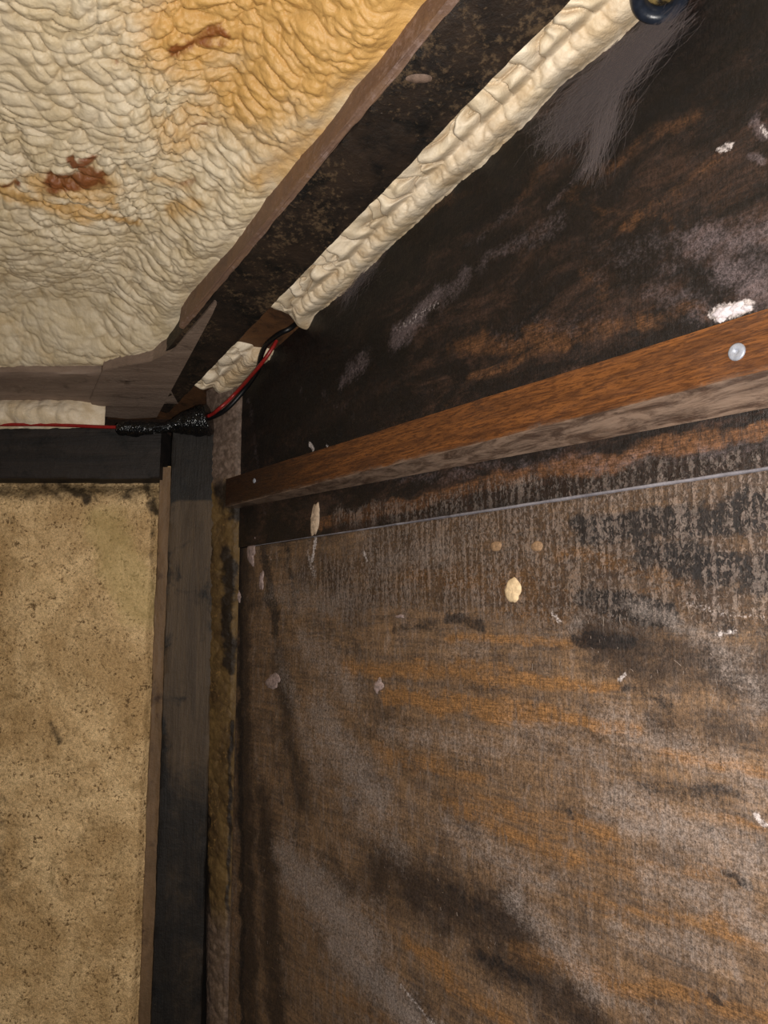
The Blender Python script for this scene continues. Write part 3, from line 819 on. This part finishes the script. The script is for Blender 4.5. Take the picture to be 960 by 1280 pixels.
# dirty lumpy foam filling the corner between stud and plywood
def strip_surface(name, left, right, mat, nu, nv, lum, seed, attrs=False):
    """left/right: lists of points (polyline), surface lerped between with lumps"""
    def samp(pl_, t):
        pl_ = [np.array(p) for p in pl_]
        x = t * (len(pl_) - 1); i = np.minimum(x.astype(int), len(pl_) - 2); f = (x - i)[:, None]
        P = np.array(pl_)
        return P[i] * (1 - f) + P[i + 1] * f
    t = np.linspace(0, 1, nu); v = np.linspace(0, 1, nv)
    Lx = samp(left, t); Rx = samp(right, t)
    co = Lx[:, None, :] * (1 - v)[None, :, None] + Rx[:, None, :] * v[None, :, None]
    return co, t, v
zc0 = 0.50
cl = [on_y(258, y, YL + .012) for y in (440, 640, 760, 900, 1100, 1400)]
cr = [Vector((COR.x, COR.y, 0)) + HD * .004 + Vector((0, 0, 0)) for _ in range(6)]
cr = [Vector((p.x, p.y, q.z * 1.0)) + WN * .001 for p, q in zip(cr, cl)]
co, t, v = strip_surface('x', cl, cr, None, 700, 60, .003, 3)
TT, VV = np.meshgrid(np.array([p for p in co[:, 0, 2]]), v, indexing='ij')
lm = .0035 * lump(TT * 90, VV * 3 + fbm(TT * 30, VV * 3, 3), 5) + .006 * np.sin(VV * math.pi) * fbm(TT * 12, VV, 8) + .0015 * (fbm(TT * 300, VV * 12, 17) - .5)
co = co + np.array([WN.x * .5, -.85, 0])[None, None, :] * (lm * np.minimum(1, np.sin(np.clip(VV, 0, 1) * math.pi) * 2.5))[..., None]
mk = NT('corner_foam_skin')
n1 = mk.noise(mk.co((1, 1, .6)), 26, 7, .7, .5); n2 = mk.noise(mk.co(), 130, 5, .7)
hz = mk.attr('m_top'); 
c_ = mk.mix(mk.ss(n1, .35, .68), S(112, 88, 52), S(68, 50, 30))
c_ = mk.mix(mk.ss(mk.add(mk.mul(n2, .7), mk.mul(n1, .5)), .66, .80), c_, S(150, 116, 68))
c_ = mk.mix(mk.mul(seed_mask(mk, 'm_dark', n1, .9, .35, .75), .9), c_, S(26, 19, 15))
c_ = mk.mix(mk.mul(hz, .95), c_, mk.mix(mk.ss(n2, .35, .6), S(128, 108, 96), S(92, 76, 66)))
m_cf = mk.done(c_, .6, mk.bump(mk.add(n2, n1), .0018, .9), .4)
def topm(Z): 
    zt = on_y(280, 600, 1.1).z
    return smooth(zt - .01, zt + .01, Z) + .8 * smooth(on_y(280, 1150, 1.1).z + .03, on_y(280, 1180, 1.1).z, Z)
DKc = [(290,690,292,830,8,.9),(290,830,296,840,6,.8),(266,640,270,700,5,.6),(262,1010,268,1280,7,.9),(262,720,264,780,2.5,.7),(275,1110,290,1180,10,.5),(296,900,298,1280,3,.7),(280,610,300,640,14,.9)]
def conv_corner(px, py):
    p = on_y(px, py, YL); q = 0
    return (px - 262) / 38.0 * .04, p.z, YL / ray(px, py).y
corner = grid_mesh('corner_foam', co, dict(m_top=topm(TT), m_dark=stroke_mask(VV * .04, TT, DKc, conv_corner)), m_cf, None)
tag(corner, 'dirty brown foam smeared down the corner between the stud and the plywood', 'foam')
bpy.context.view_layer.update()

# ================================================================== FOAM BEADS between rafter and wall
def wall_pt(s, z, off=0.0): 
    p = COR + HD * s + WN * off
    return Vector((p.x, p.y, z))
def bead(name, t0, t1, label, seed, nu=520, nv=120, sag_end=0.0, gold=.1, fadeend=.12):
    """foam rope: from behind the rafter's right side across to the top of the plywood"""
    ts = np.linspace(t0, t1, nu)
    L_ = np.array([tuple(along(t) - SD * (W_R / 2 - .012) + UPN * .030) for t in ts])
    M_ = np.array([tuple(along(t) - SD * (W_R / 2 + .002) + UPN * .012) for t in ts])
    R_ = []
    for t in ts:
        p = along(t); s = (p - COR).dot(HD) + .012
        R_.append(tuple(wall_pt(s, ztop(s), .004)))
    R_ = np.array(R_)
    v = np.linspace(0, 1, nv)
    base = np.zeros((nu, nv, 3))
    for j, q in enumerate(v):
        if q < .85: base[:, j] = L_ + (R_ - L_) * (q / .85)
        else:
            k = (q - .85) / .15
            base[:, j] = R_ + np.array([0, 0, -.004]) * k - np.array(WN) * (.008 * k)
    Tg, Vg = np.meshgrid(ts, v, indexing='ij')
    wob = fbm(Tg * 25, Vg * 3, seed, 3) - .5
    row1, cr1 = pillow(Tg * 38 + Vg * 1.3 + wob * 2.2, Vg * 1.5 + .1 + 2.0 * (fbm(Tg * 20, Vg * 2, seed + 31, 2) - .5), seed + 2, .85)
    row2, cr2 = pillow(Tg * 60 + Vg * 2 + wob * 1.5, Vg * 2.2 + wob, seed + 5, .9)
    fine = lump(Tg * 260, Vg * 14 + wob * 3, seed + 8)
    vc = .56 + .16 * (fbm(Tg * 9, Tg * 0, seed + 3, 2) - .5)          # where the two rows meet
    low = smooth(-.03, .05, Vg - vc)
    crest = np.exp(-((Vg - vc - .20) / .13) ** 2)
    valley = np.exp(-((Vg - vc) / .035) ** 2)
    bulge = .010 * np.sin(np.clip(Vg / .9, 0, 1) * math.pi) ** .7 + .012 * crest + (1 - low) * (.020 * row1) + low * (.0032 * row2 + .0013 * fine) - .003 * valley
    bulge = bulge + .008 * (fbm(Tg * 16, Vg * 1.2, seed + 6, 2) - .5)
    d = np.array((-UPN * .75 + WN * .66))
    d = d / np.linalg.norm(d)
    fade = np.minimum(smooth(0, fadeend, (Tg - t0) / (t1 - t0) + .02 * wob), 1) * np.minimum(smooth(0, fadeend * .6, (t1 - Tg) / (t1 - t0) + .02 * wob), 1)
    fade = np.sqrt(fade)
    base[:, :, :] += d[None, None, :] * (bulge * fade - .012 * (1 - fade))[..., None]
    base[:, :, 2] -= sag_end * np.exp(-((Tg - t0 - .008) / .014) ** 2) * smooth(.35, .85, Vg)
    base[:, :, 2] += .020 * (fbm(Tg * 14, Tg * 0 + 3, seed + 11, 3) - .5) * smooth(.7, 1, Vg)
    at = dict(m_gold=gold + low * (.10 + .5 * fbm(Tg * 60, Vg * 6, 4)), m_rust=.35 * np.exp(-((Vg - .97) / .05) ** 2) + .5 * (1 - fade), m_crease_shade=np.clip((1 - low) * cr1 * .8 + low * cr2 * .3 + .45 * valley, 0, 1))
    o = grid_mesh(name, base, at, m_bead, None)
    tag(o, label, 'foam')
    return o
tb = (on_roof(318, 405) - rafter_mid).dot(D)
bead('foam_bead', tb, .62, 'long bright cream foam rope squeezed between diagonal rafter and dark plywood', 3, sag_end=.014, fadeend=.05)
tc = (on_roof(236, 500) - rafter_mid).dot(D); td = (on_roof(296, 440) - rafter_mid).dot(D)
bead('foam_bead', tc, td, 'short cream foam lump at the lower end of the diagonal rafter, above the red wire', 13, nu=160, fadeend=.25, gold=.2)
poly = [(120, 530), (240, 480), (520, 190), (560, 330), (420, 452), (290, 560), (200, 560)]
bot = [on_roof(x, y, .020) for x, y in poly]; top = [p + UPN * .006 for p in bot]
pk = bm_obj('packing_board', hexa(bot, top), mat_timber('stained_packing_wood', S(104, 70, 42), S(66, 44, 30), S(30, 21, 17), (3, 3, 3), .5))
tag(pk, 'brown stained board showing in the gap between the two foam ropes', 'board')
# low foam strip between cross timber and top plate
nu, nv = 360, 50
t = np.linspace(0, 1, nu); v = np.linspace(0, 1, nv)
Tg, Vg = np.meshgrid(t, v, indexing='ij')
x0 = -1.2; x1 = on_y(128, 520, YL).x
Xs = x0 + (x1 - x0) * Tg
thin = smooth(1.0, .93, Tg)
za0 = zP(YL) + .004; za1 = zbt_l - .004
Zs = za0 + (za1 - za0) * Vg
Ys = YL + .012 - .020 * np.sin(Vg * math.pi) * thin - .008 * lump(Xs * 45, Vg * 1.6 + fbm(Xs * 20, Vg * 2, 3), 4) * thin - .002 * lump(Xs * 140, Vg * 5, 8)
ob = grid_mesh('foam_bead', np.stack([Xs, Ys, Zs], -1), dict(m_gold=.35 + 0 * Xs, m_rust=.3 * fbm(Xs * 60, Vg * 3, 5), m_crease_shade=.4 * (1 - lump(Xs * 45, Vg * 1.6 + fbm(Xs * 20, Vg * 2, 3), 4))), m_bead, None, flip=True)
tag(ob, 'thin cream foam line between the cross timber and the blackened plate timber', 'foam')

# backing boards so that no gap opens into the dark
bm = hexa([Vector((-1.6, 1.22, -1.5)), Vector((COR.x + .1, 1.22, -1.5)), Vector((COR.x + .1, 1.22, .6)), Vector((-1.6, 1.22, .6))],
          [Vector((-1.6, 1.24, -1.5)), Vector((COR.x + .1, 1.24, -1.5)), Vector((COR.x + .1, 1.24, .6)), Vector((-1.6, 1.24, .6))])
tag(bm_obj('wall_back', bm, m_dark), 'dark backing board behind the left wall timbers', 'wall', kind='structure')

# ================================================================== WIRES, TAPE
m_red = simple('red_insulation', S(150, 34, 30), .4, .5, 300, .15, .0002)
m_blk = simple('black_insulation', S(16, 16, 18), .4, .5, 300, .2, .0002)
YT = YL - .012
def wq(px, py, off):
    s_, z_, t_ = on_wall(px, py, off)
    return wall_pt(s_, z_, off)
pts = [on_y(-260, 531, YL - .004), on_y(-40, 531, YL - .004), on_y(60, 531, YL - .005), on_y(145, 534, YT), on_y(200, 532, YT), on_y(255, 522, YT - .01), on_y(275, 510, 1.068), wq(294, 492, .022), wq(311, 473, .022), wq(324, 458, .024), wq(336, 442, .020), wq(346, 425, .010), wq(352, 405, -.004)]
wr = tube('red_wire', pts, .0026, m_red); tag(wr, 'thin red wire curving up out of the black tape into the foam', 'wire')
pts = [on_y(250, 527, YT + .006), on_y(280, 514, 1.075), wq(308, 484, .014), wq(322, 463, .016), wq(326, 446, .026), wq(333, 431, .030), wq(348, 418, .030), wq(362, 411, .022), wq(374, 401, .004)]
wb = tube('black_wire', pts, .0034, m_blk); tag(wb, 'black wire looping out beside the red wire under the foam rope', 'wire')
M = NT('glossy_black_tape')
nn = M.noise(M.co((3, 2, 1)), 60, 3, .5, 1.0); nn2 = M.noise(M.co((5, 2, 1), rot=(0, .6, 0)), 150, 2, .5, .6)
m_tape = M.done(S(12, 13, 15), .16, M.bump(M.add(nn, M.mul(nn2, .5)), .004, .8), .6)
def tr(u_, a):
    base = .0085 + .0125 * smooth(.45, .95, np.array(u_)) + .002 * math.sin(u_ * 9)
    wr_ = float(fbm(np.array([u_ * 16 + a * .9]), np.array([a * 1.5]), 5, 3)[0]) - .5
    step = .0012 * ((u_ * 7 + a * .16) % 1)
    e = float(smooth(0, .04, np.array(u_)))
    return (base + wr_ * .0045 + step) * (.55 + .45 * e)
pts = [on_y(146, 536, YT), on_y(175, 536, YT - .003), on_y(205, 534, YT - .004), on_y(235, 529, YT - .006), on_y(262, 524, YT - .008)]
tp_ = tube('electrical_tape', pts, .012, m_tape, None, 32, 24, rfun=tr)
bm = bmesh.new(); bm.from_mesh(tp_.data)
for e_ in [1]:
    bmesh.ops.holes_fill(bm, edges=[e for e in bm.edges if e.is_boundary], sides=64)
bmesh.ops.recalc_face_normals(bm, faces=bm.faces); bm.to_mesh(tp_.data); bm.free()
tag(tp_, 'glossy black tape wrapped round the wires on top of the stud', 'tape')

# ================================================================== GROMMET at the top, COBWEB
gr = empty('ring_fitting', (0, 0, 0))
s0, z0, tt = on_wall(827, -6, .02)
gc = wall_pt(s0, z0, .022)
gr.location = gc
view = gc.normalized()
ax = (-WN * .35 - Vector((0, 0, -1)) * .9).normalized()
q = ax.to_track_quat('Z', 'Y'); gr.rotation_mode = 'QUATERNION'; gr.rotation_quaternion = q
rad = 40 * tt / F * .92
co = np.zeros((48, 20, 3))
for i in range(48):
    a = 2 * math.pi * i / 48
    for j in range(20):
        b = 2 * math.pi * j / 19
        rr = rad - .006 + .006 * math.cos(b)
        co[i, j] = (math.cos(a) * rr, math.sin(a) * rr, .008 * math.sin(b))
grid_mesh('rim', co, None, simple('blue_black_rubber', S(34, 40, 52), .35, .5, 200, .2, .0003), gr, close_u=True)
M = NT('yellowed_lens'); nn = M.noise(M.co(), 90, 4, .6, .6)
m_lens = M.done(M.mix(M.ss(nn, .35, .65), S(150, 128, 80), S(40, 34, 26)), .25, M.bump(nn, .002, .6), .5)
co = np.zeros((48, 10, 3))
for i in range(48):
    a = 2 * math.pi * i / 48
    for j in range(10):
        r_ = (rad - .009) * j / 9
        co[i, j] = (math.cos(a) * r_, math.sin(a) * r_, .004 - .005 * (1 - (j / 9) ** 2))
grid_mesh('lens', co, None, m_lens, gr, close_u=True)
tag(gr, 'dark blue-black round ring fitting with yellowed centre at the top edge', 'fitting')

# cobweb: several hundred thin strands fanning down the plywood
M = NT('cobweb_silk')
tb_ = M.n('ShaderNodeBsdfTransparent'); mx = M.n('ShaderNodeMixShader'); mx.inputs[0].default_value = .045
M.done(S(176, 160, 158), .8, None, .2)
M.t.links.new(tb_.outputs[0], mx.inputs[1]); M.t.links.new(M.b.outputs[0], mx.inputs[2]); M.t.links.new(mx.outputs[0], M.out.inputs[0])
m_web = M.m
def web(name, fans, label, seed=1):
    rnd = random.Random(seed)
    V = []; Fc = []
    for (a, b, sa_, sb_, n_, rad_, curl) in fans:
        for k in range(n_):
            off0 = rnd.uniform(.004, .016); off1 = rnd.uniform(.0015, .006)
            x0, y0 = a[0] + rnd.gauss(0, sa_), a[1] + rnd.gauss(0, sa_ * .6)
            x1, y1 = b[0] + rnd.gauss(0, sb_), b[1] + rnd.gauss(0, sb_ * .6)
            c0_, c1_ = sorted((rnd.uniform(0, .55), rnd.uniform(.45, 1.05)))
            N = 10
            ph = rnd.uniform(0, 6); am = rnd.gauss(0, curl)
            prev = None
            for i in range(N):
                t_ = c0_ + (c1_ - c0_) * i / (N - 1)
                px = x0 + (x1 - x0) * t_; py = y0 + (y1 - y0) * t_
                wob = am * math.sin(ph + t_ * 5)
                s_, z_, tt_ = on_wall(px + wob, py + wob * .8, off0 + (off1 - off0) * t_)
                p = wall_pt(s_, z_, off0 + (off1 - off0) * t_)
                r = rad_ * rnd.uniform(.6, 1.2)
                base_i = len(V)
                for q_ in range(3):
                    an = 2.09 * q_
                    V.append(p + Vector((math.cos(an) * r, 0, math.sin(an) * r)))
                if prev is not None:
                    for q_ in range(3):
                        Fc.append((prev + q_, prev + (q_ + 1) % 3, base_i + (q_ + 1) % 3, base_i + q_))
                prev = base_i
    me = bpy.data.meshes.new(name); me.from_pydata([tuple(v_) for v_ in V], [], Fc); me.update()
    o = link(name, me, m_web); tag(o, label, 'cobweb')
    return o
web('cobweb', [((850, 8), (690, 165), 12, 20, 520, .00024, 9), ((845, 10), (685, 165), 12, 18, 60, .0004, 12), ((860, 2), (730, 130), 10, 18, 260, .00022, 8), ((775, 100), (735, 225), 12, 9, 260, .00020, 7),
               ((740, 130), (680, 190), 18, 16, 260, .00020, 10), ((700, 120), (690, 215), 14, 12, 40, .00011, 10), ((690, 180), (670, 160), 10, 14, 40, .0001, 8)],
    'wispy pale grey cobweb hanging from the ring fitting over the dark plywood')
web('cobweb', [((470, 325), (425, 375), 6, 6, 170, .00022, 4), ((455, 340), (420, 385), 5, 7, 90, .00020, 4)],
    'small faint cobweb tuft below the middle of the foam rope', 5)
